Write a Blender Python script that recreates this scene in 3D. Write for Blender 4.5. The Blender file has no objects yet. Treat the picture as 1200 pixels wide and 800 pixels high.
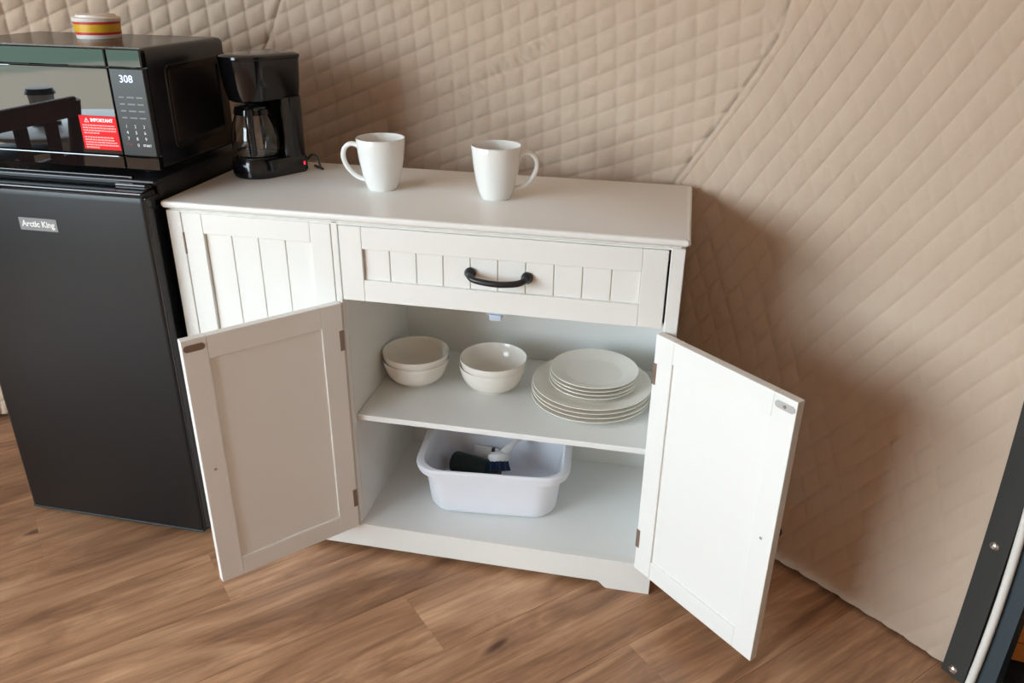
import bpy, bmesh, math, random
import numpy as np
from mathutils import Vector, Matrix
random.seed(7); rng = np.random.default_rng(7)
scn = bpy.context.scene
C = scn.collection
PI = math.pi

# ------------------------------------------------------------------ camera
cam_d = bpy.data.cameras.new('camera'); cam = bpy.data.objects.new('camera', cam_d); C.objects.link(cam)
F_PX = 942.655
cam_d.sensor_width = 36.0; cam_d.lens = F_PX / 1200 * 36.0; cam_d.clip_start = .02; cam_d.clip_end = 200
yaw, pitch, roll = -0.2000, -0.4384, 0.0143
fwd = Vector((math.sin(yaw)*math.cos(pitch), math.cos(yaw)*math.cos(pitch), math.sin(pitch)))
rt = Vector((math.cos(yaw), -math.sin(yaw), 0)); up = rt.cross(fwd)
r2 = math.cos(roll)*rt + math.sin(roll)*up; u2 = -math.sin(roll)*rt + math.cos(roll)*up
cam.matrix_world = Matrix(((r2.x, u2.x, -fwd.x, 0.9891), (r2.y, u2.y, -fwd.y, -1.373), (r2.z, u2.z, -fwd.z, 1.2297), (0, 0, 0, 1)))
scn.camera = cam

# ------------------------------------------------------------------ dome geometry (plan circle, radius by height)
XC, YC = 0.086, -1.41
def rz(z):
    return 2.06 - .06*((.7-z)/.7)**2 if z < .7 else 2.06*math.sqrt(max(0.0, 1-((z-.7)/2.1)**2))
def dome(th, z, off=0.0):          # th measured from +Y towards +X ; off > 0 goes inwards
    r = rz(z) - off
    return Vector((XC + r*math.sin(th), YC + r*math.cos(th), z))
WIN = (math.radians(-150), math.radians(-76), .42, 1.95)      # the big panoramic window
DOOR = (math.radians(50.9), math.radians(76))

# ------------------------------------------------------------------ world, daylight, exposure
w = bpy.data.worlds.new('world'); scn.world = w; w.use_nodes = True
nt = w.node_tree; bg = nt.nodes['Background']
bg.inputs[0].default_value = (0.76, 0.91, 1.0, 1); bg.inputs[1].default_value = 9.0
thm = (WIN[0]+WIN[1])/2
pl = bpy.data.lights.new('window_daylight_portal', 'AREA'); pl.shape = 'RECTANGLE'; pl.size = 2.7; pl.size_y = 1.7
pl.cycles.is_portal = True
po = bpy.data.objects.new('window_daylight_portal', pl); C.objects.link(po)
po.location = (XC + 2.13*math.sin(thm), YC + 2.13*math.cos(thm), 1.2)
po.rotation_euler = Vector((-math.sin(thm), -math.cos(thm), 0)).to_track_quat('-Z', 'Y').to_euler()
scn.view_settings.view_transform = 'Standard'; scn.view_settings.look = 'None'
scn.view_settings.gamma = 1.0; scn.view_settings.use_curve_mapping = False
scn.view_settings.exposure = 0.66
scn.cycles.max_bounces = 10; scn.cycles.diffuse_bounces = 7; scn.cycles.caustics_refractive = False; scn.cycles.caustics_reflective = False
scn.cycles.sample_clamp_indirect = 8.0

# ------------------------------------------------------------------ materials
def lin(c):
    return tuple(((v/255)/12.92 if v/255 <= .04045 else ((v/255+.055)/1.055)**2.4) for v in c)
def mat(name, col, rough=.5, spec=.5, metal=0.0, trans=0.0, ior=1.5, coat=0.0, noise=0.0, nscale=30.0, bump=0.0, bscale=200.0, emit=None, estr=0.0, alpha=1.0):
    m = bpy.data.materials.new(name); m.use_nodes = True
    n = m.node_tree; b = n.nodes['Principled BSDF']
    c = (*col, 1)
    b.inputs['Base Color'].default_value = c; b.inputs['Roughness'].default_value = rough
    b.inputs['Specular IOR Level'].default_value = spec; b.inputs['Metallic'].default_value = metal
    b.inputs['Transmission Weight'].default_value = trans; b.inputs['IOR'].default_value = ior
    b.inputs['Coat Weight'].default_value = coat; b.inputs['Coat Roughness'].default_value = .05
    if emit: b.inputs['Emission Color'].default_value = (*emit, 1); b.inputs['Emission Strength'].default_value = estr
    if noise or bump:
        tc = n.nodes.new('ShaderNodeTexCoord')
    if noise:
        t = n.nodes.new('ShaderNodeTexNoise'); t.inputs['Scale'].default_value = nscale; t.inputs['Detail'].default_value = 4
        n.links.new(tc.outputs['Object'], t.inputs['Vector'])
        mx = n.nodes.new('ShaderNodeMix'); mx.data_type = 'RGBA'
        mx.inputs['A'].default_value = (*[v*(1-noise) for v in col], 1); mx.inputs['B'].default_value = (*[min(1, v*(1+noise)) for v in col], 1)
        n.links.new(t.outputs['Fac'], mx.inputs['Factor']); n.links.new(mx.outputs['Result'], b.inputs['Base Color'])
    if bump:
        t2 = n.nodes.new('ShaderNodeTexNoise'); t2.inputs['Scale'].default_value = bscale; t2.inputs['Detail'].default_value = 3
        n.links.new(tc.outputs['Object'], t2.inputs['Vector'])
        bp = n.nodes.new('ShaderNodeBump'); bp.inputs['Strength'].default_value = bump; bp.inputs['Distance'].default_value = .002
        n.links.new(t2.outputs['Fac'], bp.inputs['Height']); n.links.new(bp.outputs['Normal'], b.inputs['Normal'])
    return m
M = {}
M['liner'] = mat('quilted_liner_fabric', (.552, .428, .330), rough=.85, spec=.25, noise=.05, nscale=9, bump=.35, bscale=160)
M['liner'].node_tree.nodes['Principled BSDF'].inputs['Sheen Weight'].default_value = .15
M['cover'] = mat('dome_cover_canvas', (.30, .27, .24), rough=.8)
M['paint'] = mat('white_cabinet_paint', (.785, .770, .735), rough=.34, spec=.5, noise=.012, nscale=6, bump=.03, bscale=400)
M['paint_in'] = mat('white_melamine', (.77, .775, .755), rough=.42, spec=.45, noise=.01, nscale=5)
M['blackmetal'] = mat('black_powder_coat', (.010, .010, .012), rough=.35)
M['fridge_door'] = mat('fridge_door_charcoal', (.011, .012, .013), rough=.40, spec=.40, bump=.05, bscale=900)
M['fridge_body'] = mat('fridge_black', (.005, .005, .007), rough=.35)
M['gloss'] = mat('gloss_black_plastic', (.006, .006, .008), rough=.12)
M['mwglass'] = mat('microwave_mirror_glass', (.004, .004, .005), rough=.015, spec=1.0, ior=1.5)
M['mwpanel'] = mat('microwave_panel', (.018, .018, .019), rough=.28, spec=.5)
M['mwside'] = mat('microwave_side', (.007, .007, .009), rough=.22)
M['ceramic'] = mat('white_glazed_ceramic', (.80, .795, .77), rough=.09, spec=.5)
M['plate'] = mat('cream_glazed_stoneware', (.80, .765, .70), rough=.14, spec=.5)
M['plastic'] = mat('white_basin_plastic', (.78, .80, .86), rough=.32, spec=.4)
M['plastic'].node_tree.nodes['Principled BSDF'].inputs['Subsurface Weight'].default_value = .0
M['hinge'] = mat('brown_steel_hinge', (.30, .22, .18), rough=.38, metal=.7)
M['steel'] = mat('polished_steel', (.75, .75, .75), rough=.2, metal=1.0)
M['chrome_logo'] = mat('silver_logo', (.9, .9, .9), rough=.3, metal=.6)
M['glass'] = mat('carafe_glass', (.9, .9, .9), rough=.0, trans=1.0, ior=1.45)
M['red'] = mat('red_label', (.80, .012, .018), rough=.6, spec=.2)
M['pinktext'] = mat('pale_print', (.85, .35, .33), rough=.5)
M['white'] = mat('white_print', (.85, .85, .85), rough=.5)
M['greytext'] = mat('grey_print', (.22, .22, .22), rough=.5)
M['redtext'] = mat('dark_red_print', (.30, .04, .03), rough=.5)
M['led'] = mat('blue_white_led', (.1, .1, .2), emit=(.55, .66, 1.0), estr=1.6)
M['redled'] = mat('red_switch_lamp', (.6, .01, .03), rough=.3, emit=(1, .03, .08), estr=.6)
M['tinwhite'] = mat('tin_white', (.80, .74, .68), rough=.35)
M['tinred'] = mat('tin_red', (.62, .03, .03), rough=.35)
M['tinyellow'] = mat('tin_yellow', (.72, .42, .02), rough=.35, noise=.2, nscale=60)
M['catch'] = mat('translucent_blue_plastic', (.62, .72, .86), rough=.25, trans=.25)
M['black_cord'] = mat('black_rubber', (.012, .012, .012), rough=.5)
M['green'] = mat('dark_green_plastic', (.004, .022, .022), rough=.5)
M['bluebristle'] = mat('navy_bristles', (.01, .03, .09), rough=.7)
M['card'] = mat('white_card', (.72, .70, .68), rough=.6)
M['strip'] = mat('charcoal_metal_strip', (.030, .028, .025), rough=.6, spec=.35, noise=.1, nscale=20)
M['cream_cord'] = mat('cream_piping', (.74, .70, .64), rough=.6)
M['frame'] = mat('dark_teal_frame', (.018, .030, .036), rough=.45)
M['mat_dark'] = mat('dark_blue_mat', (.012, .022, .035), rough=.6, noise=.5, nscale=25)
M['orange'] = mat('orange_wood', (.85, .30, .07), rough=.6, noise=.15, nscale=20)
M['tablewhite'] = mat('white_table', (.80, .81, .82), rough=.3)
M['chairwood'] = mat('brown_chair_wood', (.26, .145, .08), rough=.5, noise=.25, nscale=25)
M['plate_grey'] = mat('pale_zinc_plate', (.45, .44, .42), rough=.45, metal=.2)
M['grey'] = mat('lantern_grey', (.10, .10, .11), rough=.4)

def wood_mat():
    m = bpy.data.materials.new('oak_vinyl_plank'); m.use_nodes = True
    n = m.node_tree; L = n.links; b = n.nodes['Principled BSDF']
    tc = n.nodes.new('ShaderNodeTexCoord'); oi = n.nodes.new('ShaderNodeObjectInfo')
    ml = n.nodes.new('ShaderNodeMath'); ml.operation = 'MULTIPLY'; ml.inputs[1].default_value = 37.0
    L.new(oi.outputs['Random'], ml.inputs[0])
    cb = n.nodes.new('ShaderNodeCombineXYZ'); L.new(ml.outputs[0], cb.inputs[0]); L.new(ml.outputs[0], cb.inputs[1])
    ad = n.nodes.new('ShaderNodeVectorMath'); ad.operation = 'ADD'
    L.new(tc.outputs['Object'], ad.inputs[0]); L.new(cb.outputs[0], ad.inputs[1])
    def noise(sc, vec, det=5, rough=.6, dist=0.0):
        mp = n.nodes.new('ShaderNodeMapping'); mp.inputs['Scale'].default_value = vec
        L.new(ad.outputs[0], mp.inputs['Vector'])
        t = n.nodes.new('ShaderNodeTexNoise'); t.inputs['Scale'].default_value = sc; t.inputs['Detail'].default_value = det
        t.inputs['Roughness'].default_value = rough; t.inputs['Distortion'].default_value = dist
        L.new(mp.outputs[0], t.inputs['Vector']); return t.outputs['Fac']
    big = noise(3.4, (.60, 3.0, 1), 5, .60, 1.6)
    fine = noise(10.0, (.35, 9.0, 1), 6, .65, .6)
    knot = noise(4.2, (1.0, 3.0, 1), 2, .5, .3)
    r = n.nodes.new('ShaderNodeValToRGB'); L.new(big, r.inputs[0])
    e = r.color_ramp.elements
    e[0].position = .30; e[0].color = (.235, .118, .064, 1); e[1].position = .70; e[1].color = (.62, .370, .218, 1)
    q = e.new(.50); q.color = (.425, .228, .126, 1)
    r2_ = n.nodes.new('ShaderNodeValToRGB'); L.new(fine, r2_.inputs[0])
    e = r2_.color_ramp.elements; e[0].position = .30; e[0].color = (.72, .69, .67, 1); e[1].position = .60; e[1].color = (1.06, 1.05, 1.04, 1)
    mx = n.nodes.new('ShaderNodeMix'); mx.data_type = 'RGBA'; mx.blend_type = 'MULTIPLY'; mx.inputs['Factor'].default_value = 1
    L.new(r.outputs[0], mx.inputs['A']); L.new(r2_.outputs[0], mx.inputs['B'])
    r3 = n.nodes.new('ShaderNodeValToRGB'); L.new(knot, r3.inputs[0])
    e = r3.color_ramp.elements; e[0].position = .735; e[0].color = (1, 1, 1, 1); e[1].position = .785; e[1].color = (.30, .27, .27, 1)
    mx2 = n.nodes.new('ShaderNodeMix'); mx2.data_type = 'RGBA'; mx2.blend_type = 'MULTIPLY'; mx2.inputs['Factor'].default_value = 1
    L.new(mx.outputs['Result'], mx2.inputs['A']); L.new(r3.outputs[0], mx2.inputs['B'])
    hs = n.nodes.new('ShaderNodeHueSaturation'); L.new(mx2.outputs['Result'], hs.inputs['Color'])
    mr = n.nodes.new('ShaderNodeMapRange'); mr.inputs['To Min'].default_value = .93; mr.inputs['To Max'].default_value = 1.07
    L.new(oi.outputs['Random'], mr.inputs['Value']); L.new(mr.outputs[0], hs.inputs['Value'])
    L.new(hs.outputs[0], b.inputs['Base Color'])
    b.inputs['Roughness'].default_value = .36; b.inputs['Specular IOR Level'].default_value = .42
    bp = n.nodes.new('ShaderNodeBump'); bp.inputs['Strength'].default_value = .08; bp.inputs['Distance'].default_value = .001
    L.new(fine, bp.inputs['Height']); L.new(bp.outputs[0], b.inputs['Normal'])
    return m
M['wood'] = wood_mat()
def ground_mat():
    m = bpy.data.materials.new('gravel_and_lawn'); m.use_nodes = True
    n = m.node_tree; L = n.links; b = n.nodes['Principled BSDF']; b.inputs['Roughness'].default_value = .9
    tc = n.nodes.new('ShaderNodeTexCoord'); ln = n.nodes.new('ShaderNodeVectorMath'); ln.operation = 'LENGTH'
    L.new(tc.outputs['Object'], ln.inputs[0])
    t = n.nodes.new('ShaderNodeTexNoise'); t.inputs['Scale'].default_value = 1.2; t.inputs['Detail'].default_value = 6; L.new(tc.outputs['Object'], t.inputs['Vector'])
    ad = n.nodes.new('ShaderNodeMath'); ad.operation = 'MULTIPLY_ADD'; ad.inputs[1].default_value = 3.0; L.new(t.outputs['Fac'], ad.inputs[0]); L.new(ln.outputs['Value'], ad.inputs[2])
    r = n.nodes.new('ShaderNodeValToRGB'); mr = n.nodes.new('ShaderNodeMapRange'); mr.inputs['From Max'].default_value = 26
    L.new(ad.outputs[0], mr.inputs['Value']); L.new(mr.outputs[0], r.inputs[0])
    e = r.color_ramp.elements; e[0].position = .50; e[0].color = (.27, .20, .14, 1); e[1].position = .56; e[1].color = (.045, .085, .045, 1)
    L.new(r.outputs[0], b.inputs['Base Color']); return m
M['ground'] = ground_mat()

# ------------------------------------------------------------------ mesh helpers
def link(name, me, material, parent=None, loc=None, rot=None):
    o = bpy.data.objects.new(name, me); C.objects.link(o)
    if material: me.materials.append(M[material] if isinstance(material, str) else material)
    if parent: o.parent = parent
    if loc is not None: o.location = loc
    if rot is not None: o.rotation_euler = rot
    return o
def fin(bm, name, smooth=False, ang=40):
    bmesh.ops.recalc_face_normals(bm, faces=bm.faces)
    me = bpy.data.meshes.new(name); bm.to_mesh(me); bm.free()
    if smooth:
        for p in me.polygons: p.use_smooth = True
        me.set_sharp_from_angle(angle=math.radians(ang))
    return me
def box_bm(x0, x1, y0, y1, z0, z1, bev=0.0, seg=2, bm=None):
    own = bm is None
    if own: bm = bmesh.new()
    r = bmesh.ops.create_cube(bm, size=1.0)
    for v in r['verts']:
        v.co = Vector((x0+(v.co.x+.5)*(x1-x0), y0+(v.co.y+.5)*(y1-y0), z0+(v.co.z+.5)*(z1-z0)))
    if bev > 0:
        es = list({e for v in r['verts'] for e in v.link_edges})
        bmesh.ops.bevel(bm, geom=es, offset=bev, segments=seg, profile=.5, affect='EDGES')
    return bm
def box(name, x0, x1, y0, y1, z0, z1, material, parent=None, bev=.0015, seg=2):
    return link(name, fin(box_bm(x0, x1, y0, y1, z0, z1, bev, seg), name), material, parent)
def lathe_bm(prof, n=48, bm=None, close=True):
    if bm is None: bm = bmesh.new()
    rings = []
    for (r, z) in prof:
        if r < 1e-6: rings.append([bm.verts.new((0, 0, z))])
        else: rings.append([bm.verts.new((r*math.cos(2*PI*i/n), r*math.sin(2*PI*i/n), z)) for i in range(n)])
    for a, b in zip(rings, rings[1:]):
        for i in range(n):
            j = (i+1) % n
            if len(a) == 1 and len(b) == 1: continue
            if len(a) == 1: bm.faces.new((a[0], b[i], b[j]))
            elif len(b) == 1: bm.faces.new((a[i], a[j], b[0]))
            else: bm.faces.new((a[i], a[j], b[j], b[i]))
    return bm
def lathe(name, prof, material, parent=None, n=48, loc=None, rot=None, ang=40):
    return link(name, fin(lathe_bm(prof, n), name, True, ang), material, parent, loc, rot)
def tube_bm(pts, rad, n=10, bm=None, flat=None):
    """tube along pts, rad scalar or list; flat = (axis vector, factor) squashes the section"""
    if bm is None: bm = bmesh.new()
    pts = [Vector(p) for p in pts]; rads = rad if isinstance(rad, (list, tuple)) else [rad]*len(pts)
    prev = None; rings = []
    for i, p in enumerate(pts):
        t = (pts[min(i+1, len(pts)-1)] - pts[max(i-1, 0)]).normalized()
        if prev is None:
            a = Vector((0, 0, 1)) if abs(t.z) < .9 else Vector((1, 0, 0)); nrm = t.cross(a).normalized()
        else:
            nrm = (prev - t*prev.dot(t)).normalized()
        prev = nrm; bn = t.cross(nrm)
        ring = []
        for k in range(n):
            d = nrm*math.cos(2*PI*k/n) + bn*math.sin(2*PI*k/n)
            d = d*rads[i]
            if flat: d = d + flat[0]*(d.dot(flat[0]))*(flat[1]-1)
            ring.append(bm.verts.new(p + d))
        rings.append(ring)
    for a, b in zip(rings, rings[1:]):
        for k in range(n): bm.faces.new((a[k], a[(k+1) % n], b[(k+1) % n], b[k]))
    bm.faces.new(rings[0]); bm.faces.new(rings[-1])
    return bm
def tube(name, pts, rad, material, parent=None, n=10, flat=None):
    return link(name, fin(tube_bm(pts, rad, n, None, flat), name, True, 50), material, parent)
def spline(P, k=8):
    P = [Vector(p) for p in P]; out = []
    for i in range(len(P)-1):
        p0, p1, p2, p3 = P[max(i-1, 0)], P[i], P[i+1], P[min(i+2, len(P)-1)]
        for j in range(k):
            t = j/k
            out.append(.5*((2*p1)+(p2-p0)*t+(2*p0-5*p1+4*p2-p3)*t*t+(-p0+3*p1-3*p2+p3)*t**3))
    out.append(P[-1]); return out
def prism_bm(poly, z0, z1, bm=None, bev=0.0):
    if bm is None: bm = bmesh.new()
    a = [bm.verts.new((x, y, z0)) for x, y in poly]; b = [bm.verts.new((x, y, z1)) for x, y in poly]
    n = len(poly)
    f0 = bm.faces.new(a); f1 = bm.faces.new(b)
    for i in range(n): bm.faces.new((a[i], a[(i+1) % n], b[(i+1) % n], b[i]))
    if bev:
        es = list(set(f0.edges) | set(f1.edges)); bmesh.ops.bevel(bm, geom=es, offset=bev, segments=2, affect='EDGES')
    return bm
def loft_bm(loops, bm=None, cap0=True, cap1=True):
    if bm is None: bm = bmesh.new()
    R = [[bm.verts.new(p) for p in L_] for L_ in loops]
    n = len(R[0])
    for a, b in zip(R, R[1:]):
        for i in range(n): bm.faces.new((a[i], a[(i+1) % n], b[(i+1) % n], b[i]))
    if cap0: bm.faces.new(R[0])
    if cap1: bm.faces.new(R[-1])
    return bm
def rrect(hx, hy, r, z, k=6, cx=0, cy=0):
    out = []
    for (sx, sy, a0) in ((1, 1, 0), (-1, 1, PI/2), (-1, -1, PI), (1, -1, 1.5*PI)):
        for i in range(k+1):
            a = a0 + i*PI/2/k
            out.append(Vector((cx+sx*(hx-r)+r*math.cos(a), cy+sy*(hy-r)+r*math.sin(a), z)))
    return out
def thing(name, label, cat, loc=(0, 0, 0), rz_=0.0, group=None):
    o = bpy.data.objects.new(name, None); C.objects.link(o); o.empty_display_size = .05
    o.location = loc; o.rotation_euler = (0, 0, rz_); tag(o, label, cat, group); return o
def tag(o, label=None, cat=None, group=None, kind=None):
    if label: o['label'] = label
    if cat: o['category'] = cat
    if group: o['group'] = group
    if kind: o['kind'] = kind
    return o
def text(name, body, size, material, parent, loc, rot=(PI/2, 0, 0), align='CENTER', sx=1.0, extr=.00015, bold=0.0):
    cu = bpy.data.curves.new(name, 'FONT'); cu.body = body; cu.size = size; cu.align_x = align; cu.align_y = 'CENTER'
    cu.extrude = extr; cu.offset = bold; cu.resolution_u = 3
    cu.materials.append(M[material])
    tmp = bpy.data.objects.new(name, cu); C.objects.link(tmp); bpy.context.view_layer.update()
    me = bpy.data.meshes.new_from_object(tmp.evaluated_get(bpy.context.evaluated_depsgraph_get()))
    bpy.data.objects.remove(tmp); me.materials.clear(); me.name = name
    me.transform(Matrix.Diagonal((sx, 1, 1, 1)))
    return link(name, me, material, parent, loc, rot)
def copy_tree(o, parent=None):
    c = o.copy(); C.objects.link(c); c.parent = parent
    for ch in list(o.children): copy_tree(ch, c)
    return c

# ================================================================== STRUCTURE
# ---- ground outside, floor base and planks
g = bmesh.new(); bmesh.ops.create_circle(g, cap_ends=True, segments=48, radius=45)
go = link('ground', fin(g, 'ground'), 'ground', loc=(XC, YC, -.32)); tag(go, 'gravel yard with lawn beyond, around the dome', kind='structure')
fl = link('floor', fin(prism_bm([(XC+2.28*math.sin(a*PI/36), YC+2.28*math.cos(a*PI/36)) for a in range(72)], -.30, -.006), 'floor'), M['cover'])
tag(fl, 'oak look plank floor of the dome', kind='structure')
PW, PL, PA = .182, 1.22, math.radians(45.0)
pm = fin(box_bm(-PL/2, PL/2, -PW/2+.0002, PW/2-.0002, -.0055, 0, .0006, 1), 'plank')
pm.materials.append(M['wood'])
ca, sa = math.cos(PA), math.sin(PA)
# one visible end joint lies near (0.583,-0.191): row through it
row0 = -sa*.583 + ca*(-.191)
for j in range(-13, 16):
    v = row0 + j*PW + .02
    offs = (ca*.583 + sa*(-.191)) + PL/2 + (0 if j == 0 else ((j*0.37) % 1.0)*PL)
    for k in range(-5, 5):
        u = offs + k*PL
        x, y = ca*u - sa*v, sa*u + ca*v
        # keep planks whose centre line comes inside the dome circle
        best = min(math.hypot(x+ca*t-XC, y+sa*t-YC) for t in np.linspace(-PL/2, PL/2, 9))
        far = max(math.hypot(x+ca*t-XC, y+sa*t-YC) for t in (-PL/2, PL/2))
        if best < 2.08:
            o = bpy.data.objects.new('plank', pm); C.objects.link(o); o.parent = fl
            o.location = (x, y, 0); o.rotation_euler = (0, 0, PA)

# ---- quilted dome liner
SEAM_R = lambda z: .928 + (z-.791)*(.215/.319) if z < 1.11 else 1.143 + (z-1.11)*.33
SEAM_L = lambda z: -.149 + (z-1.031)*.5625
S0 = 2.05
def quilt(s, z, fams):
    h = np.ones_like(s)
    for (al, sp, ps, pz, wgt) in fams:
        a = math.radians(al)
        p = (-(s-ps)*math.sin(a) + (z-pz)*math.cos(a))/sp
        w_ = np.abs(np.sin(PI*p))
        h = h*(1-wgt + wgt*np.power(w_, .30))
    return h
BACK = [(90, .0472, .824, 1.0, 1.0), (21.5, .0396, .776, 1.069, .9)]
LEFT = [(87, .0500, -.437, 1.061, 1.0), (22.0, .0420, -.437, 1.061, 1.0)]
RIGHT = [(56, .0406, 1.389, .868, 1.0), (-65, .0432, 1.216, .799, .62)]
WEDGE = [(60, .0406, 1.1, 1.15, .9), (-58, .0432, 1.12, 1.15, .9)]
def vnoise(s, z, f, seed):
    r = np.random.default_rng(seed); g_ = r.random((64, 64))
    x = s*f + 100; y = z*f + 100
    xi = np.floor(x).astype(int); yi = np.floor(y).astype(int); fx = x-xi; fy = y-yi
    fx = fx*fx*(3-2*fx); fy = fy*fy*(3-2*fy)
    G = lambda i, j: g_[i % 64, j % 64]
    return (G(xi, yi)*(1-fx)+G(xi+1, yi)*fx)*(1-fy) + (G(xi, yi+1)*(1-fx)+G(xi+1, yi+1)*fx)*fy - .5
def seg_dist(s, z, a, b):
    d = np.array(b)-np.array(a); L2 = d@d
    t = np.clip(((s-a[0])*d[0]+(z-a[1])*d[1])/L2, 0, 1)
    return np.hypot(s-a[0]-t*d[0], z-a[1]-t*d[1]), t
def liner(name, sl, sr, z0, z1, fams, step=.0034, depth=.0080, label='', bias=0.0):
    nz = int((z1-z0)/step)+1; ns = int(max(sr(z0)-sl(z0), sr(z1)-sl(z1))/step)+1
    zz = np.linspace(z0, z1, nz)
    L_ = np.array([sl(v) for v in zz]); R_ = np.array([sr(v) for v in zz])
    f = np.linspace(0, 1, ns)
    s = L_[:, None] + (R_-L_)[:, None]*f[None, :]; z = np.repeat(zz[:, None], ns, 1)
    # slight irregularity of the stitching
    sw = s + .004*vnoise(s, z, 9, 3); zw = z + .004*vnoise(s, z, 9, 4)
    h = depth*quilt(sw, zw, fams) + .006*vnoise(s, z, 5, 11) + .0016*vnoise(s, z, 40, 12) + .0008*vnoise(s, z, 110, 13)
    if name == 'wall_right':      # cross stitching shows strongest beside the seam
        k = np.clip((s-1.22)/.25, 0, 1); hs = depth*quilt(sw, zw, [fams[0], (*fams[1][:4], .97)]); hb = depth*quilt(sw, zw, fams)
        h += (1-k)*(hs-hb)
    if name == 'wall_back':
        wd = ((s-1.143) - (z-1.11)*(-.86) > 0) & (z > 1.11)      # upper wedge panel beside the seam node
        hw = depth*.8*quilt(sw, zw, WEDGE)
        h = np.where(wd, hw + .002, h)
        d, t = seg_dist(s, z, (.30, .905), (.71, 1.129))         # pucker line across the back panel
        env = np.exp(-(d/.014)**2)*np.sin(PI*np.clip(t, 0, 1))
        h += env*(.0035*np.sin((s*math.sin(.9)+z*math.cos(.9))*260 + 6*vnoise(s, z, 14, 21)) - .002)
    # pull in towards the seams
    for edge in (L_, R_):
        dd = np.abs(s-edge[:, None])
        h -= (depth*.55)*np.exp(-(dd/.007)**2)
        pk = np.exp(-(dd/.045)**2)
        h += pk*.0010*vnoise(s*0, s*.5+z*1.0, 38, 31)
    if name == 'wall_right': h *= np.clip((R_[:, None]-.034-s)/.03, .15, 1)
    h += bias
    if name == 'wall_right':
        h += -.03*np.clip(1-z/.16, 0, 1)**2*np.clip((s-1.45)/.3, 0, 1)    # hem kicks outwards at the right
        zlow = np.clip(1-z/.05, 0, 1); z = z + zlow*.010*vnoise(s, z*0, 7, 41)
    th = s/S0
    r = np.where(z < .7, 2.06-.06*((.7-z)/.7)**2, 2.06*np.sqrt(np.clip(1-((z-.7)/2.1)**2, 0, 1))) - h
    V = np.stack([XC+r*np.sin(th), YC+r*np.cos(th), z], -1).reshape(-1, 3)
    i = np.arange(nz-1)[:, None]*ns + np.arange(ns-1)[None, :]
    F = np.stack([i, i+1, i+ns+1, i+ns], -1).reshape(-1, 4)
    me = bpy.data.meshes.new(name); me.from_pydata(V.tolist(), [], F.tolist())
    me.polygons.foreach_set('use_smooth', [True]*len(me.polygons)); me.update()
    o = link(name, me, 'liner'); tag(o, label, kind='structure'); return o
ZT = 1.36
liner('wall_back', SEAM_L, SEAM_R, .010, ZT, BACK, label='beige quilted dome liner panel behind the sideboard')
liner('wall_left', lambda z: -1.55, SEAM_L, .010, ZT, LEFT, label='beige quilted dome liner panel behind the microwave', bias=-.002, depth=.0105)
S_STRIP = lambda z: 1.738 - .055*(z-.03)
liner('wall_right', SEAM_R, lambda z: S_STRIP(z)+.03, .012, ZT, RIGHT, label='beige quilted dome liner panel at the right', bias=.006, depth=.0062)

def shell(name, th0, th1, z0, z1, off, material, holes=(), nth=60, nz=24, label='', parent=None):
    bm = bmesh.new(); vs = {}
    ths = np.linspace(th0, th1, nth+1); zs = np.linspace(z0, z1, nz+1)
    def v(i, j):
        if (i, j) not in vs: vs[(i, j)] = bm.verts.new(dome(ths[i], zs[j], off))
        return vs[(i, j)]
    for i in range(nth):
        for j in range(nz):
            tm = (ths[i]+ths[i+1])/2; zm = (zs[j]+zs[j+1])/2
            if any(a < tm < b and c < zm < d for a, b, c, d in holes): continue
            bm.faces.new((v(i, j), v(i+1, j), v(i+1, j+1), v(i, j+1)))
    me = fin(bm, name, True, 80); o = link(name, me, material, parent)
    if not parent: tag(o, label, kind='structure')
    return o
R = math.radians
DH = (DOOR[0]-.0, DOOR[1], -1, 1.98)
# window wall (behind and left of the camera) + door wall + dome ceiling
shell('wall_front', R(-196), -1.55/S0, 0, ZT, 0, 'liner', [(WIN[0], WIN[1], WIN[2], WIN[3])], nth=76, nz=17, label='beige dome liner wall with the wide window')
shell('wall_side', DOOR[1], R(164), 0, ZT, 0, 'liner', [], nth=40, nz=12, label='beige dome liner wall beyond the door')
shell('ceiling', -PI, PI, ZT, 2.795, 0, 'liner', [(WIN[0], WIN[1], 0, WIN[3]), (WIN[0]+2*PI, WIN[1]+2*PI, 0, WIN[3]), (DOOR[0], DOOR[1], 0, 1.98)], nth=180, nz=30, label='beige dome liner overhead')
shell('wall_outer', -PI, PI, -.05, 2.79, -.08, 'cover', [(WIN[0], WIN[1], WIN[2], WIN[3]), (WIN[0]+2*PI, WIN[1]+2*PI, WIN[2], WIN[3]), (DOOR[0]-.02, DOOR[1]+.02, -1, 1.98)], nth=180, nz=60, label='outer canvas cover of the dome')
# window frame closing the gap between the two skins
def rim(name, path, parent=None, rad=.05):
    return tube(name, path, rad, 'frame', parent, 8)
wpath = [dome(t, WIN[2], -.04) for t in np.linspace(WIN[0], WIN[1], 20)] + [dome(WIN[1], z, -.04) for z in np.linspace(WIN[2], WIN[3], 16)[1:]] \
      + [dome(t, WIN[3], -.04) for t in np.linspace(WIN[1], WIN[0], 20)[1:]] + [dome(WIN[0], z, -.04) for z in np.linspace(WIN[3], WIN[2], 16)[1:]]
tag(rim('window_1', wpath), 'dark frame of the wide dome window', kind='structure')

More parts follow.
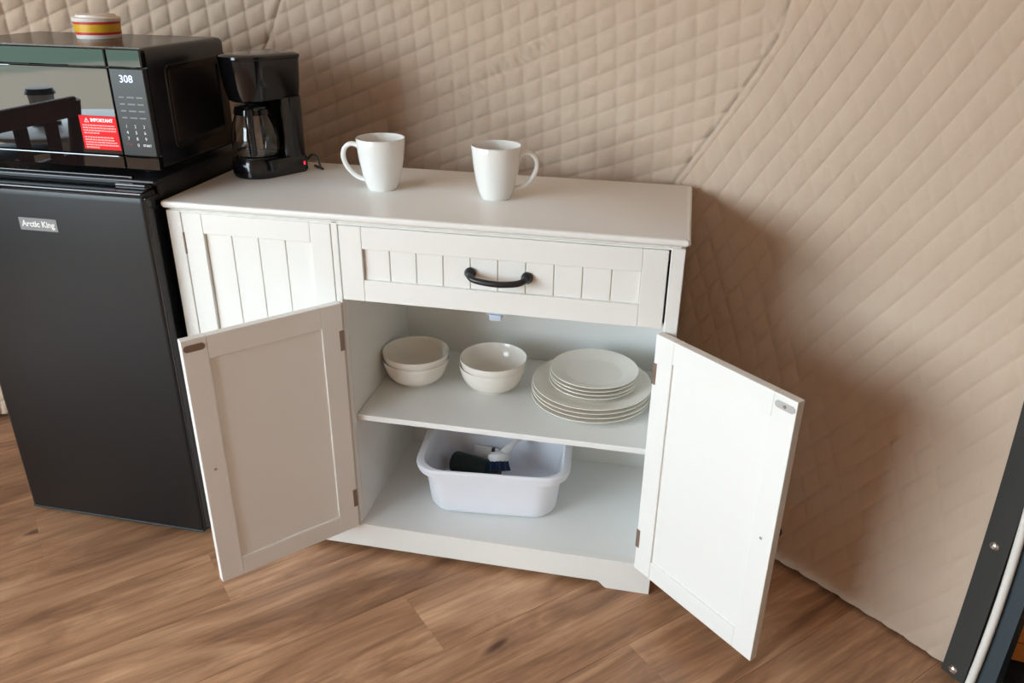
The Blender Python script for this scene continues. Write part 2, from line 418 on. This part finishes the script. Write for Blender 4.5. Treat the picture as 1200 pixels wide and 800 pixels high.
# ---- door at the right edge: strip, rivets, piping, frame, leaf
def sdome(s, z, off=0.0): return dome(s/S0, z, off)
def ribbon_bm(sl, sr, z0, z1, o0, o1, n=30):
    loops = []
    for i in range(n+1):
        z = z0+(z1-z0)*i/n
        loops.append([sdome(sl(z), z, o0), sdome(sr(z), z, o0), sdome(sr(z), z, o1), sdome(sl(z), z, o1)])
    return loft_bm(loops)
st = link('trim_1', fin(ribbon_bm(lambda z: S_STRIP(z), lambda z: S_STRIP(z)+.046, .018, ZT, .006, .013), 'trim_1'), 'strip')
tag(st, 'charcoal flat strip riveted along the liner edge by the door', kind='structure')
for k in range(5):
    z = .032+.268*k; p = sdome(S_STRIP(z)+.021, z, .013); nrm = Vector((XC-p.x, YC-p.y, 0)).normalized()
    rv = lathe('rivet', [(.0090, -.001), (.0090, .001), (.0072, .0036), (.0036, .0050), (.0030, .0040), (0, .0038)], 'steel', st, 20, p, nrm.to_track_quat('Z', 'Y').to_euler())
cp = [sdome(S_STRIP(z)+.0545+.0025*math.sin(z*9), z, .009) for z in np.linspace(.006, ZT, 40)]
tag(tube('trim_2', cp, .0075, 'cream_cord', None, 10), 'cream round piping beside the charcoal strip', kind='structure')
df = link('door_1', fin(ribbon_bm(lambda z: S_STRIP(z)+.050, lambda z: S_STRIP(z)+.092, .0, 1.98, -.022, .002), 'door_1'), 'frame')
tag(df, 'dark door frame at the right edge', kind='structure')
SJ = R(42)*S0
link('jamb', fin(ribbon_bm(lambda z: DOOR[1]*S0-.03, lambda z: DOOR[1]*S0+.03, .0, 1.98, -.50, .002), 'jamb'), 'frame', df)
link('jamb', fin(ribbon_bm(lambda z: SJ, lambda z: SJ+.02, -.01, 1.98, -.50, -.085), 'jamb'), 'fridge_body', df)
link('lintel', fin(ribbon_bm(lambda z: SJ, lambda z: DOOR[1]*S0+.03, 1.95, 2.02, -.60, .002, 2), 'lintel'), 'frame', df)
link('leaf', fin(ribbon_bm(lambda z: SJ-.02, lambda z: DOOR[1]*S0+.05, -.01, 2.0, -.54, -.50, 12), 'leaf'), 'fridge_body', df)
na = 14; ths_ = np.linspace(SJ, DOOR[1]*S0, na)
lp = [sdome(v, 0, -.50) for v in ths_] + [sdome(v, 0, -.084) for v in ths_[::-1]]
link('threshold', fin(prism_bm([(p.x, p.y) for p in lp], -.010, .012), 'threshold'), 'mat_dark', df)

# ================================================================== SIDEBOARD
W_, D_, H_ = 1.0254, .3928, .80
FY = .006                                             # front face plane
sb = thing('sideboard', 'white sideboard with open double doors, drawer and closed side door', 'sideboard', (0, 0, 0))
T = .781
# top with a moulded edge
loops = []
for ins, z in ((.011, T), (.010, .7845), (.0045, .786), (.0015, .788), (0, .791), (0, .7955), (.0012, .7985), (.004, .80)):
    loops.append([Vector((ins, ins, z)), Vector((W_-ins, ins, z)), Vector((W_-ins, D_, z)), Vector((ins, D_, z))])
tp = loft_bm(loops)
es = [e for e in tp.edges if abs(e.verts[0].co.z-e.verts[1].co.z) > 1e-4]
bmesh.ops.bevel(tp, geom=es, offset=.004, segments=2, affect='EDGES')
link('top', fin(tp, 'top', True, 30), 'paint', sb)
X0, X1 = .0065, 1.0185
box('side_panel', X0, X0+.017, FY+.016, .385, 0, T, 'paint', sb)
box('side_panel', X1-.017, X1, FY+.016, .385, 0, T, 'paint', sb)
box('back_panel', X0+.017, X1-.017, .376, .383, .06, T, 'paint_in', sb, bev=0)
box('divider', .3525, .3675, FY+.016, .376, .066, T-.01, 'paint_in', sb)
box('stile', X0, .0365, FY, FY+.018, 0, T, 'paint', sb)
box('stile', .3535, .3665, FY, FY+.018, .0775, T, 'paint', sb)
box('stile', .9935, X1, FY, FY+.018, 0, T, 'paint', sb)
box('top_rail', .0365, .9935, FY+.001, FY+.018, T-.003, T, 'paint', sb, bev=0)
box('bottom_board', X0+.017, X1-.017, FY+.014, .376, .062, .0765, 'paint_in', sb, bev=.001)
box('drawer_floor_panel', .3675, X1-.017, FY+.02, .376, .625, .630, 'paint_in', sb, bev=0)
box('shelf', .3680, X1-.0175, .026, .374, .3385, .3515, 'paint_in', sb, bev=.001)
box('shelf', X0+.0175, .352, .05, .374, .40, .413, 'paint_in', sb, bev=.001)
# skirt with small shaped feet
def skirt_poly():
    pts = [(.0365-.030, .0), (.0365-.030+.082, 0)]
    for i in range(9):
        a = i/8; pts.append((.0885+.005+.022*a, .016*(a*a*(3-2*a))))
    for i in range(8, -1, -1):
        a = i/8; pts.append((.932-.005-.022*a, .016*(a*a*(3-2*a))))
    pts += [(.934, 0), (X1, 0), (X1, .0765), (.0065, .0765)]
    return pts
sp_ = skirt_poly(); bm = bmesh.new()
a_ = [bm.verts.new((x, FY-.0005, z)) for x, z in sp_]; b_ = [bm.verts.new((x, FY+.0155, z)) for x, z in sp_]
bm.faces.new(a_); bm.faces.new(b_)
for i in range(len(sp_)):
    j = (i+1) % len(sp_); bm.faces.new((a_[i], a_[j], b_[j], b_[i]))
link('skirt', fin(bm, 'skirt'), 'paint', sb)

def panel_front(root, x0, x1, z0, z1, fw, fh, nb, y, name):
    """inset frame-and-bead front at plane y (front), returns the part"""
    p = box(name, x0+.002, x1-.002, y+.0105, y+.016, z0+.002, z1-.002, 'paint', root, bev=0)
    box('stile', x0, x0+fw, y, y+.0158, z0, z1, 'paint', p, bev=.0012)
    box('stile', x1-fw, x1, y, y+.0158, z0, z1, 'paint', p, bev=.0012)
    box('rail', x0+fw+.0003, x1-fw-.0003, y+.0002, y+.0158, z1-fh, z1, 'paint', p, bev=.0012)
    box('rail', x0+fw+.0003, x1-fw-.0003, y+.0002, y+.0158, z0, z0+fh, 'paint', p, bev=.0012)
    bw = (x1-x0-2*fw)/nb
    m_ = fin(box_bm(.0009, bw-.0009, 0, .004, z0+fh-.001, z1-fh+.001, .0009, 1), 'bead_board'); m_.materials.append(M['paint'])
    for i in range(nb):
        o = bpy.data.objects.new('bead_board', m_); C.objects.link(o); o.parent = p; o.location = (x0+fw+i*bw, y+.0075, 0)
    return p
dl = panel_front(sb, .0390, .3520, .0795, .7775, .0425, .040, 4, FY, 'door')
for z in (.715, .14):
    tube('hinge', [(.0378, FY+.001, z-.022), (.0378, FY+.001, z+.022)], .0028, 'hinge', dl, 8)
dr = panel_front(sb, .3690, .9900, .6255, .7770, .0450, .0440, 10, FY-.001, 'drawer')
# bar pull with round feet
hd = link('handle', fin(lathe_bm([(0, 0), (.0112, 0), (.0112, .004), (.009, .007), (.006, .012), (0, .013)], 20), 'handle', True), 'blackmetal', dr, (.6265, FY+.0052, .7015), (PI/2, 0, 0))
def hloc(p): return hd.matrix_basis.inverted() @ Vector(p)
bm = tube_bm([hloc(p) for p in spline([(.6265, FY+.004, .7015), (.630, FY-.014, .7005), (.645, FY-.023, .6975), (.684, FY-.027, .6955), (.718, FY-.023, .6975), (.732, FY-.014, .7005), (.7355, FY+.004, .7015)], 6)],
             [.0060]*37, 10)
link('bar', fin(bm, 'bar', True, 60), 'blackmetal', hd)
lt = lathe_bm([(0, 0), (.0112, 0), (.0112, .004), (.009, .007), (.006, .012), (0, .013)], 20)
link('foot', fin(lt, 'foot', True), 'blackmetal', hd, hloc((.7355, FY+.0052, .7015)))
# magnetic catch under the drawer
mc = box('catch', .658, .694, FY+.006, FY+.030, .6205, .6245, 'catch', sb, bev=.0008)
box('catch_block', .664, .687, FY+.002, FY+.026, .609, .6205, 'catch', mc, bev=.0012)

def open_door(hx, hy, ang, left):
    """double door swung open. Local frame: +x along the door from the hinge, y=0 is the inner face looking to -y (left) / mirrored for the right."""
    wd, z0, z1, t, fw = .3095, .0775, .6205, .0175, .0445
    s = 1
    d = bpy.data.objects.new('door', None)
    def LB(name, x0, x1, y0, y1, z0_, z1_, mt, par, bev=.0012):
        if left: y0, y1 = -y1, -y0
        return box(name, x0, x1, y0, y1, z0_, z1_, mt, par, bev)
    # y from 0 (inner face) to t (outer face); left door: outer face on +y local
    p = LB('door', .003, wd-.003, .0045, .0125, z0+.003, z1-.003, 'paint', sb, 0)
    p.location = (hx, hy, 0); p.rotation_euler = (0, 0, ang)
    LB('stile', 0, fw, 0, t, z0, z1, 'paint', p); LB('stile', wd-fw, wd, 0, t, z0, z1, 'paint', p)
    LB('rail', fw+.0002, wd-fw-.0002, .0001, t-.0001, z1-fw-.001, z1, 'paint', p); LB('rail', fw+.0002, wd-fw-.0002, .0001, t-.0001, z0, z0+fw-.001, 'paint', p)
    n = 4; bw = (wd-2*fw)/n
    for i in range(n): LB('bead_board', fw+i*bw+.001, fw+(i+1)*bw-.001, .012, .0145, z0+fw-.002, z1-fw, 'paint', p, .0008)
    for z in (.540, .156):
        hg = LB('hinge', -.001, .0085, -.0012, .004, z-.022, z+.022, 'hinge', p, .0005)
        hg['label'] = 'brown steel hinge leaf'
    # strike plate, oblong, at the free top corner
    bm = bmesh.new(); pts = []
    for i in range(17):
        a = PI/2 + PI*i/16; pts.append((-.0125+.0065*math.cos(a), .0065*math.sin(a)))
    for i in range(17):
        a = -PI/2 + PI*i/16; pts.append((.0125+.0065*math.cos(a), .0065*math.sin(a)))
    bm = prism_bm(pts, 0, .0016)
    ri, ro = ((-PI/2, 0, 0), (PI/2, 0, 0)) if left else ((PI/2, 0, 0), (-PI/2, 0, 0)); sg = 1 if left else -1
    lp_ = link('strike_plate', fin(bm, 'strike_plate'), 'hinge' if left else 'plate_grey', p, (wd-.0215, -.0004*sg, .6035), ri)
    lp_['label'] = 'oblong metal strike plate'
    lathe('screw', [(0, -.001), (.0032, -.001), (.0032, .0006), (0, .0010)], 'hinge', p, 14, (wd-.0215, .0012*sg, .6035), ri)
    lathe('screw', [(0, -.001), (.0028, -.001), (.0028, .0008), (0, .0014)], 'steel', p, 14, (wd-.0225, 0, .345), ri)
    lathe('knob', [(0, -.002), (.006, -.002), (.005, .010), (.013, .016), (.013, .022), (0, .026)], 'blackmetal', p, 20, (wd-.0225, -t*sg, .345), ro)
    bpy.data.objects.remove(d)
    return p
aL, aR = 2.2846, .7498
open_door(.368-.002, .0045-.008, -aL, True)      # inner face normal after rotation points to the camera
open_door(.980+.002, .0045-.010, -aR, False)

# ================================================================== CROCKERY
def mug(label, x, y, rot):
    t = thing('mug', label, 'mug', (x, y, .8), rot, 'white mugs on the sideboard')
    prof = [(0, .004), (.024, .004), (.027, 0), (.0295, 0), (.0315, .003), (.0355, .014), (.0412, .036), (.0457, .061), (.0485, .086), (.0500, .1045), (.0493, .1056), (.0482, .1048),
            (.0462, .085), (.0432, .061), (.0385, .036), (.0330, .015), (.029, .0085), (0, .0075)]
    lathe('cup', prof, 'ceramic', t, 56)
    P = [(.0440, 0, .083), (.054, 0, .0895), (.067, 0, .0895), (.078, 0, .080), (.0815, 0, .064), (.076, 0, .046), (.064, 0, .031), (.050, 0, .0215), (.034, 0, .017)]
    sp = spline(P, 6)
    tube('handle', sp, [.0050]*len(sp), 'ceramic', t, 12, (Vector((0, 1, 0)), 1.35))
    return t
mug('white mug nearer the coffee maker, handle turned to the left', .388, .205, R(184))
mug('white mug farther from the coffee maker, handle turned to the right', .634, .195, R(14))

def bowl_prof():
    return [(0, .004), (.032, .004), (.035, 0), (.0385, 0), (.0400, .004), (.0530, .0105), (.0645, .0230), (.0708, .0385), (.0745, .0540), (.0755, .0635), (.0750, .0645), (.0744, .0635),
            (.0732, .0540), (.0696, .0395), (.0620, .0250), (.0500, .0140), (.034, .0085), (0, .0075)]
bm_ = fin(lathe_bm([(r_, z_*.94) for r_, z_ in bowl_prof()], 64), 'bowl', True); bm_.materials.append(M['plate'])
def bowl(label, x, y, z):
    o = bpy.data.objects.new('bowl', bm_); C.objects.link(o); o.location = (x, y, z); tag(o, label, 'bowl', 'cream bowls on the shelf'); return o
SZ = .3516
bowl('cream bowl, lower of the stack nearest the open left door', .4445, .206, SZ); bowl('cream bowl, upper of the stack nearest the open left door', .4450, .206, SZ+.0165)
bowl('cream bowl, lower of the stack beside the plates', .624, .213, SZ); bowl('cream bowl, upper of the stack beside the plates', .6255, .213, SZ+.0165)
def plate_prof(Rr, h):
    return [(0, .002), (Rr*.56, .002), (Rr*.575, 0), (Rr*.605, 0), (Rr*.63, .002), (Rr*.80, h*.52), (Rr*.985, h-.0026), (Rr, h-.001), (Rr*.994, h), (Rr*.975, h-.0006), (Rr*.80, h*.52+.0034),
            (Rr*.66, .0062), (Rr*.60, .0052), (0, .0050)]
def plates(Rr, h, x, y, z0, dz, names, grp):
    me = fin(lathe_bm(plate_prof(Rr, h), 80), 'plate', True); me.materials.append(M['plate'])
    for k, lab in enumerate(names):
        o = bpy.data.objects.new('plate', me); C.objects.link(o)
        o.location = (x+(.0012 if k % 2 else -.0008), y, z0+k*dz); tag(o, lab, 'plate', grp)
plates(.1315, .0185, .850, .203, SZ, .0102, ['large cream dinner plate, lowest of the large stack', 'large cream dinner plate, second from the bottom', 'large cream dinner plate, third from the bottom', 'large cream dinner plate, topmost large one with small plates on it'], 'large dinner plates on the shelf')
plates(.0965, .0165, .853, .208, SZ+3*.0102+.0054, .0088, ['small cream plate, lowest of the small stack', 'small cream plate, second from the bottom of the small stack', 'small cream plate, second from the top of the small stack', 'small cream plate, topmost of the plate stack'], 'small plates on the shelf')

# ================================================================== BASIN AND ITS CONTENTS
bs = thing('basin', 'white plastic wash basin on the cabinet floor', 'basin', (.638, .198, .0768), R(5.5))
lo = []
Hb = .128
for (hx, hy, r, z) in ((.118, .080, .035, .004), (.128, .090, .045, 0), (.140, .100, .05, .004), (.1475, .107, .055, .016), (.152, .111, .055, .06), (.1565, .1155, .055, Hb-.030)):
    lo.append(rrect(hx, hy, r, z))
for (hx, hy, r, z) in ((.1575, .1165, .055, Hb-.022), (.173, .1225, .058, Hb-.020), (.1770, .1235, .058, Hb-.008), (.1765, .1230, .058, Hb-.002), (.173, .121, .057, Hb), (.1600, .1175, .055, Hb), (.1575, .1155, .054, Hb-.004),
                       (.1545, .1125, .053, Hb-.030), (.150, .108, .053, .06), (.1455, .104, .053, .018), (.138, .097, .048, .008), (.120, .080, .035, .006)):
    lo.append(rrect(hx, hy, r, z))
link('tub', fin(loft_bm(lo), 'tub', True, 45), 'plastic', bs)
BZ = .0768+.0072
# dark green scrubber roll
gr = thing('bottle', 'dark green bottle lying in the white basin', 'bottle', (.572, .232, BZ+.0285), R(-14))
lathe('body', [(0, -.055), (.024, -.055), (.0275, -.050), (.0275, .030), (.024, .040), (.013, .047), (.013, .056), (0, .056)], 'green', gr, 28, (0, 0, 0), (0, PI/2, 0))
lathe('cap', [(.0, .054), (.0155, .054), (.0155, .070), (0, .071)], 'fridge_body', gr, 20, (0, 0, 0), (0, PI/2, 0))
# dish brush leaning
db = thing('dish_brush', 'white dish brush with navy bristles in the basin', 'brush', (.652, .222, BZ+.052), R(14))
tube('handle', spline([(-.004, .004, .030), (.010, .020, .036), (.028, .045, .040), (.044, .072, .042)], 6), [.0095]*8+[.0085]*6+[.0105]*5, 'white', db, 12)
lathe('head', [(0, .010), (.020, .010), (.026, .018), (.026, .026), (.018, .033), (0, .034)], 'white', db, 28, (-.014, -.006, .002), (R(-35), 0, 0))
bmb = bmesh.new()
for k in range(60):
    a = k*2.399; r_ = .022*math.sqrt((k+.5)/60)
    tube_bm([(r_*math.cos(a), r_*math.sin(a), .011), (r_*1.25*math.cos(a), r_*1.25*math.sin(a), -.012)], .0018, 5, bmb)
bo = link('bristles', fin(bmb, 'bristles'), 'bluebristle', db, (-.014, -.006, .002), (R(-35), 0, 0)); bo['kind'] = 'stuff'
# packet
pk = thing('packet', 'small white and black packet leaning in the basin', 'packet', (.594, .268, BZ), R(-6))
o = box('card', -.032, .032, -.004, .004, 0, .060, 'card', pk, .001); o.rotation_euler = (R(-14), 0, 0)
o2 = box('stripe', .012, .021, -.0046, .0046, 0, .0603, 'fridge_body', pk, .0005); o2.rotation_euler = (R(-14), 0, 0)

# ================================================================== FRIDGE
fr = thing('mini_fridge', 'black mini fridge beside the white sideboard', 'fridge', (-.475, 0, 0))
FWD = .466
box('body', .002, FWD, .018, .40, .018, .832, 'fridge_body', fr, .004, 2)
# door slab with softly rounded vertical edges
dm = rrect(FWD/2, .0235, .012, 0, 5)
lps = [[Vector((FWD/2+p.x*k1, -.0075+p.y*k2, z)) for p in dm] for k1, k2, z in ((.992, .9, .016), (1, 1, .020), (1, 1, .800), (.999, .98, .808), (.995, .86, .8155), (.985, .6, .819))]
fd = link('door', fin(loft_bm(lps), 'door', True, 35), 'fridge_door', fr)
# glossy cap along the door top, and ridges on the lid behind it
box('top_trim', .003, FWD-.003, -.0318, .012, .8105, .8225, 'gloss', fd, .004, 3)
box('edge_trim', FWD-.0035, FWD+.0025, -.030, .013, .020, .812, 'gloss', fd, .002)
box('bottom_trim', .004, FWD-.004, -.0312, .004, .0135, .0185, 'frame', fd, .0015)
lid = box('lid', .0, FWD+.001, .006, .402, .826, .8365, 'fridge_body', fr, .003)
box('ridge', .03, FWD-.05, .012, .020, .836, .8415, 'gloss', lid, .0015)
box('hinge_cover', FWD-.075, FWD-.006, -.012, .030, .8215, .8330, 'gloss', fr, .003)
for x in (.03, FWD-.03):
    for y in (.04, .37): lathe('foot', [(0, 0), (.014, 0), (.016, .004), (.014, .019), (0, .019)], 'fridge_body', fr, 16, (x, y, 0))
lg = box('badge', .171, .258, -.0322, -.0308, .729, .755, 'greytext', fr, .0004)
text('badge_lettering', 'Arctic King', .0172, 'chrome_logo', lg, (.2145, -.0324, .7425), sx=.95, bold=.0006)

# ================================================================== MICROWAVE
mw = thing('microwave', 'black countertop microwave with lit clock on the fridge', 'microwave', (-.470, .04, .8385))
MWW, MWH, MWD = .456, .2395, .300            # local: x 0..W, y 0..depth, z
rr = rrect(MWW/2, .116, .011, 0, 5)
lps = [[Vector((MWW/2+p.x, y, .0075+.116+p.y)) for p in rr] for y in (.014, .018, MWD-.02)]
lps += [[Vector((MWW/2+p.x*.99, MWD-.006, .0075+.116+p.y*.98)) for p in rr], [Vector((MWW/2+p.x*.96, MWD, .0075+.116+p.y*.93)) for p in rr]]
body = link('body', fin(loft_bm(lps), 'body', True, 35), 'mwside', mw)
Z0, Z1 = .0095, .2385
XP = .381                                     # seam between door and control panel
# door : window pane, upper and lower glossy bands
dd = box('door', .002, XP-.0015, .000, .0138, .0375, .2025, 'mwglass', mw, .0015)
box('upper_band', .002, XP-.0015, -.0004, .0138, .2040, Z1, 'mwglass', dd, .0025)
box('lower_band', .002, XP-.0015, -.0004, .0138, Z0, .0362, 'mwglass', dd, .0025)
cp_ = box('control_panel', XP+.001, MWW-.0012, .0002, .0138, .0375, .2025, 'mwpanel', mw, .0015)
box('upper_band', XP+.001, MWW-.0012, -.0002, .0138, .2040, Z1, 'mwglass', cp_, .0025)
box('lower_band', XP+.001, MWW-.0012, -.0002, .0138, Z0, .0362, 'mwglass', cp_, .0025)
for x in (.05, MWW-.05):
    for y in (.04, MWD-.04): lathe('foot', [(0, 0), (.011, 0), (.013, .009), (0, .009)], 'black_cord', mw, 14, (x, y, -.0002))
# embossed panel on the right side
ep = rrect(.100, .082, .014, 0, 5); ep2 = rrect(.090, .072, .010, 0, 5)
lps = [[Vector((MWW-.001, .165+p.x, .122+p.y)) for p in ep], [Vector((MWW+.0022, .165+p.x*.985, .122+p.y*.98)) for p in ep], [Vector((MWW+.0022, .165+p.x, .122+p.y)) for p in ep2], [Vector((MWW+.0002, .165+p.x*.97, .122+p.y*.96)) for p in ep2]]
link('side_emboss', fin(loft_bm(lps), 'side_emboss', True, 35), 'mwside', mw)
pc = (XP+MWW)/2
text('clock_digits', '308', .0195, 'led', cp_, (pc-.002, -.0006, .1835), sx=1.0)
tz = .1435
for r_, row in enumerate((('MMM', 'HIIM', 'MI'), ('MIIMI', 'MMI', 'IMMI'), ('IIMI', 'MHI', 'MII'), ('MIM', 'MMI', 'MIII'))):
    pass
dashes = bmesh.new()
for r_ in range(4):
    for c_ in range(3):
        wl = .0055+.0025*((r_*3+c_*5) % 3)/2
        box_bm(pc+(c_-1)*.0195-wl, pc+(c_-1)*.0195+wl, -.0003, .0008, .1500-r_*.0128-.0013, .1500-r_*.0128+.0013, 0, 1, dashes)
link('key_legends', fin(dashes, 'key_legends'), 'greytext', cp_)
for i in range(9):
    text('key_digit', str(i+1), .0088, 'white', cp_, (pc+(i % 3-1)*.0190, -.0005, .0950-(i//3)*.0118))
text('key_digit', '0', .0088, 'white', cp_, (pc, -.0005, .0590))
text('key_digit', 'START', .0062, 'white', cp_, (pc+.0195, -.0005, .0590), bold=.0001)
text('key_digit', 'STOP', .0058, 'redtext', cp_, (pc-.0195, -.0005, .0600))
# red warning sticker on the door
sk = box('warning_sticker', .297, .3785, -.0012, -.0002, .0465, .1120, 'red', mw, .0002)
sk['label'] = 'red warning sticker with white print'
text('headline', 'IMPORTANT', .0090, 'white', sk, (.3465, -.00135, .1035), sx=.98, bold=.0004)
tri = bmesh.new()
for a, b in (((.3085, .0995), (.3175, .0995)), ((.3175, .0995), (.3130, .1075)), ((.3130, .1075), (.3085, .0995)), ((.3130, .1018), (.3130, .1048))):
    tube_bm([(a[0], -.0013, a[1]), (b[0], -.0013, b[1])], .0006, 5, tri)
link('warning_triangle', fin(tri, 'warning_triangle'), 'white', sk)
tl = bmesh.new(); random.seed(3)
for (zt, ends) in ((.0935, (.372, .374, .373, .337)), (.0705, (.367, .366, .372, .374, .330))):
    for k, xe in enumerate(ends):
        x = .302; z = zt-k*.0050
        while x < xe:
            wl = random.uniform(.0025, .0075); box_bm(x, min(x+wl, xe+.001), -.0014, -.0011, z-.0013, z+.0013, 0, 1, tl); x += wl+.0011
link('print_lines', fin(tl, 'print_lines'), 'pinktext', sk)

# round tin on the microwave
tn = thing('tin', 'small round red and yellow tin with white lid on the microwave', 'tin', (-.229, .218, 1.0775))
lathe('body', [(0, 0), (.0485, 0), (.0500, .002), (.0500, .010)], 'tinwhite', tn, 56)
lathe('red_band', [(.0502, .010), (.0508, .0102), (.0512, .0155), (.0508, .0157)], 'tinred', tn, 56)
lathe('yellow_band', [(.0508, .0157), (.0514, .016), (.0522, .0335), (.0516, .0338)], 'tinyellow', tn, 56)
lathe('red_band', [(.0516, .0338), (.0522, .034), (.0526, .0390), (.0520, .0392)], 'tinred', tn, 56)
lathe('lid', [(.0510, .0390), (.0535, .0392), (.0545, .041), (.0545, .047), (.0520, .049), (.0450, .0492), (.0440, .0535), (.0420, .0545), (0, .0540)], 'tinwhite', tn, 56)
tn.scale = (.87, .87, .86)

# ================================================================== COFFEE MAKER
cf = thing('coffee_maker', 'black drip coffee maker with glass carafe on the sideboard', 'coffee maker', (.092, .276, .80), R(-28))
cf.scale = (.86, .86, 1.0)
def dshape(hw, yf, yb, z, k=10):      # rounded front (local -y), squarer back
    pts = []
    for i in range(2*k+1):
        a = PI + PI*i/(2*k); pts.append(Vector((hw*math.cos(a), yf+hw+hw*math.sin(a), z)))
    rb = .016
    for i in range(5):
        a = i/4*PI/2; pts.append(Vector((hw-rb+rb*math.cos(a), yb-rb+rb*math.sin(a), z)))
    for i in range(5):
        a = PI/2+i/4*PI/2; pts.append(Vector((-hw+rb+rb*math.cos(a), yb-rb+rb*math.sin(a), z)))
    return pts
base = link('base', fin(loft_bm([dshape(.063, -.088, .082, 0), dshape(.066, -.091, .085, .004), dshape(.0655, -.0905, .085, .030), dshape(.062, -.087, .083, .038), dshape(.055, -.080, .080, .0395)]), 'base', True, 35), 'gloss', cf)
lathe('warming_plate', [(0, .0385), (.052, .0385), (.052, .0415), (.049, .042), (0, .042)], 'blackmetal', base, 40, (0, -.022, 0))
colp = [Vector((x, y, 0)) for x, y in ((-.060, .030), (-.048, .024), (-.030, .036), (0, .041), (.030, .036), (.048, .024), (.060, .030), (.064, .045), (.064, .070), (.052, .083), (-.052, .083), (-.064, .070), (-.064, .045))]
link('column', fin(loft_bm([[p+Vector((0, 0, z)) for p in colp] for z in (.036, .164)]), 'column', True, 50), 'gloss', cf)
head = link('head', fin(loft_bm([dshape(.050, -.074, .083, .159), dshape(.056, -.080, .084, .162), dshape(.062, -.088, .085, .190), dshape(.066, -.093, .086, .236), dshape(.0665, -.0935, .0865, .243)]), 'head', True, 35), 'gloss', cf)
ld = link('lid', fin(loft_bm([dshape(.067, -.094, .087, .2435), dshape(.0685, -.0955, .0885, .2455), dshape(.068, -.095, .088, .2505), dshape(.061, -.088, .082, .2535), dshape(.05, -.07, .07, .2545)]), 'lid', True, 35), 'gloss', cf)
lathe('filter_neck', [(0, .160), (.024, .160), (.020, .151), (0, .151)], 'blackmetal', head, 28, (0, -.022, 0))
ca_ = link('carafe', fin(lathe_bm([(0, .0425), (.048, .0425), (.056, .046), (.0605, .060), (.0600, .084), (.0530, .112), (.0430, .133), (.0410, .139), (.0430, .145), (.0415, .1450), (.0395, .139), (.0415, .1325), (.0515, .1115), (.0585, .0835), (.0588, .0605), (.0548, .0475), (.047, .0442), (0, .0442)], 48), 'carafe', True), 'glass', cf, (0, -.026, 0))
lathe('carafe_band', [(.0450, .1315), (.0464, .1315), (.0450, .1425), (.0438, .1425)], 'gloss', ca_, 40)
lathe('carafe_lid', [(0, .1455), (.043, .1455), (.0440, .1485), (.030, .1505), (0, .1508)], 'gloss', ca_, 40)
hdir = Vector((math.sin(R(50)), -math.cos(R(50)), 0))
hp = spline([hdir*.046+Vector((0, 0, .139)), hdir*.064+Vector((0, 0, .145)), hdir*.082+Vector((0, 0, .139)), hdir*.088+Vector((0, 0, .116)), hdir*.085+Vector((0, 0, .084)), hdir*.080+Vector((0, 0, .056))], 6)
tube('carafe_handle', hp, .0095, 'gloss', ca_, 10)
sw = box('switch', .0640, .0668, .064, .070, .016, .024, 'redled', cf, .001); sw['label'] = 'small red lit power switch'
pts = [(.050, .084, .020), (.062, .094, .034), (.078, .098, .030), (.088, .100, .008), (.086, .108, .0035), (.040, .118, .0035)]
tube('power_cord', spline(pts, 6), .0028, 'black_cord', cf, 8)

# ================================================================== ORANGE BLOCK BY THE DOOR
ob = thing('wooden_crate', 'orange wooden crate standing in the dark doorway', 'crate', (1.717, -.044, .0122), R(-6))
for k in range(2): box('slat', 0, .16, 0, .010, .008+k*.046, .051+k*.046, 'orange', ob, .0015)
for k in range(2): box('slat', 0, .16, .11, .120, .008+k*.046, .051+k*.046, 'orange', ob, .0015)
for x in (0, .15): box('end_board', x, x+.010, .0102, .1098, .004, .096, 'orange', ob, .0015)
box('bottom', .010, .150, .010, .110, .0, .008, 'orange', ob, .001)

# ================================================================== WINDOW-SIDE FURNITURE (mirrored in the microwave door)
tb = thing('table', 'round white table by the dome window', 'table', (-1.07, -.985, 0))
lathe('table_top', [(0, .70), (.26, .70), (.28, .706), (.28, .716), (.27, .722), (0, .722)], 'tablewhite', tb, 48)
lathe('pedestal', [(0, .03), (.035, .03), (.03, .2), (.03, .70), (0, .70)], 'tablewhite', tb, 20)
lathe('foot', [(0, 0), (.22, 0), (.22, .012), (.05, .03), (0, .03)], 'tablewhite', tb, 32)
def chair(label, loc, rot):
    t = thing('chair', label, 'chair', loc, rot)
    box('seat', -.21, .21, -.20, .20, .43, .455, 'chairwood', t, .006)
    for x in (-.19, .19):
        tube('leg', [(x, -.17, 0), (x, -.17, .43)], .018, 'chairwood', t, 8)
        tube('leg', [(x, .20, 0), (x, .185, .44), (x*1.02, .25, .86)], .019, 'chairwood', t, 8)
    for z in (.84, .68): box('back_rail', -.20, .20, .215 if z < .8 else .238, .235 if z < .8 else .258, z-.028, z+.028, 'chairwood', t, .006)
    for x in (-.11, 0, .11): box('back_slat', x-.02, x+.02, .222, .238, .56, .83, 'chairwood', t, .004)
    box('back_rail', -.19, .19, .205, .223, .53, .565, 'chairwood', t, .004)
    return t
chair('brown wooden slat back chair beside the round white table', (-1.00, -.46, 0), R(-88))
ln_ = thing('lantern', 'white lantern with grey cap on the white table', 'lantern', (-1.10, -.93, .7222))
lathe('base', [(0, 0), (.045, 0), (.045, .012), (0, .012)], 'grey', ln_, 24)
lathe('shade', [(0, .012), (.034, .012), (.040, .10), (0, .10)], 'tablewhite', ln_, 24)
lathe('cap', [(0, .10), (.048, .10), (.040, .118), (0, .122)], 'grey', ln_, 24)
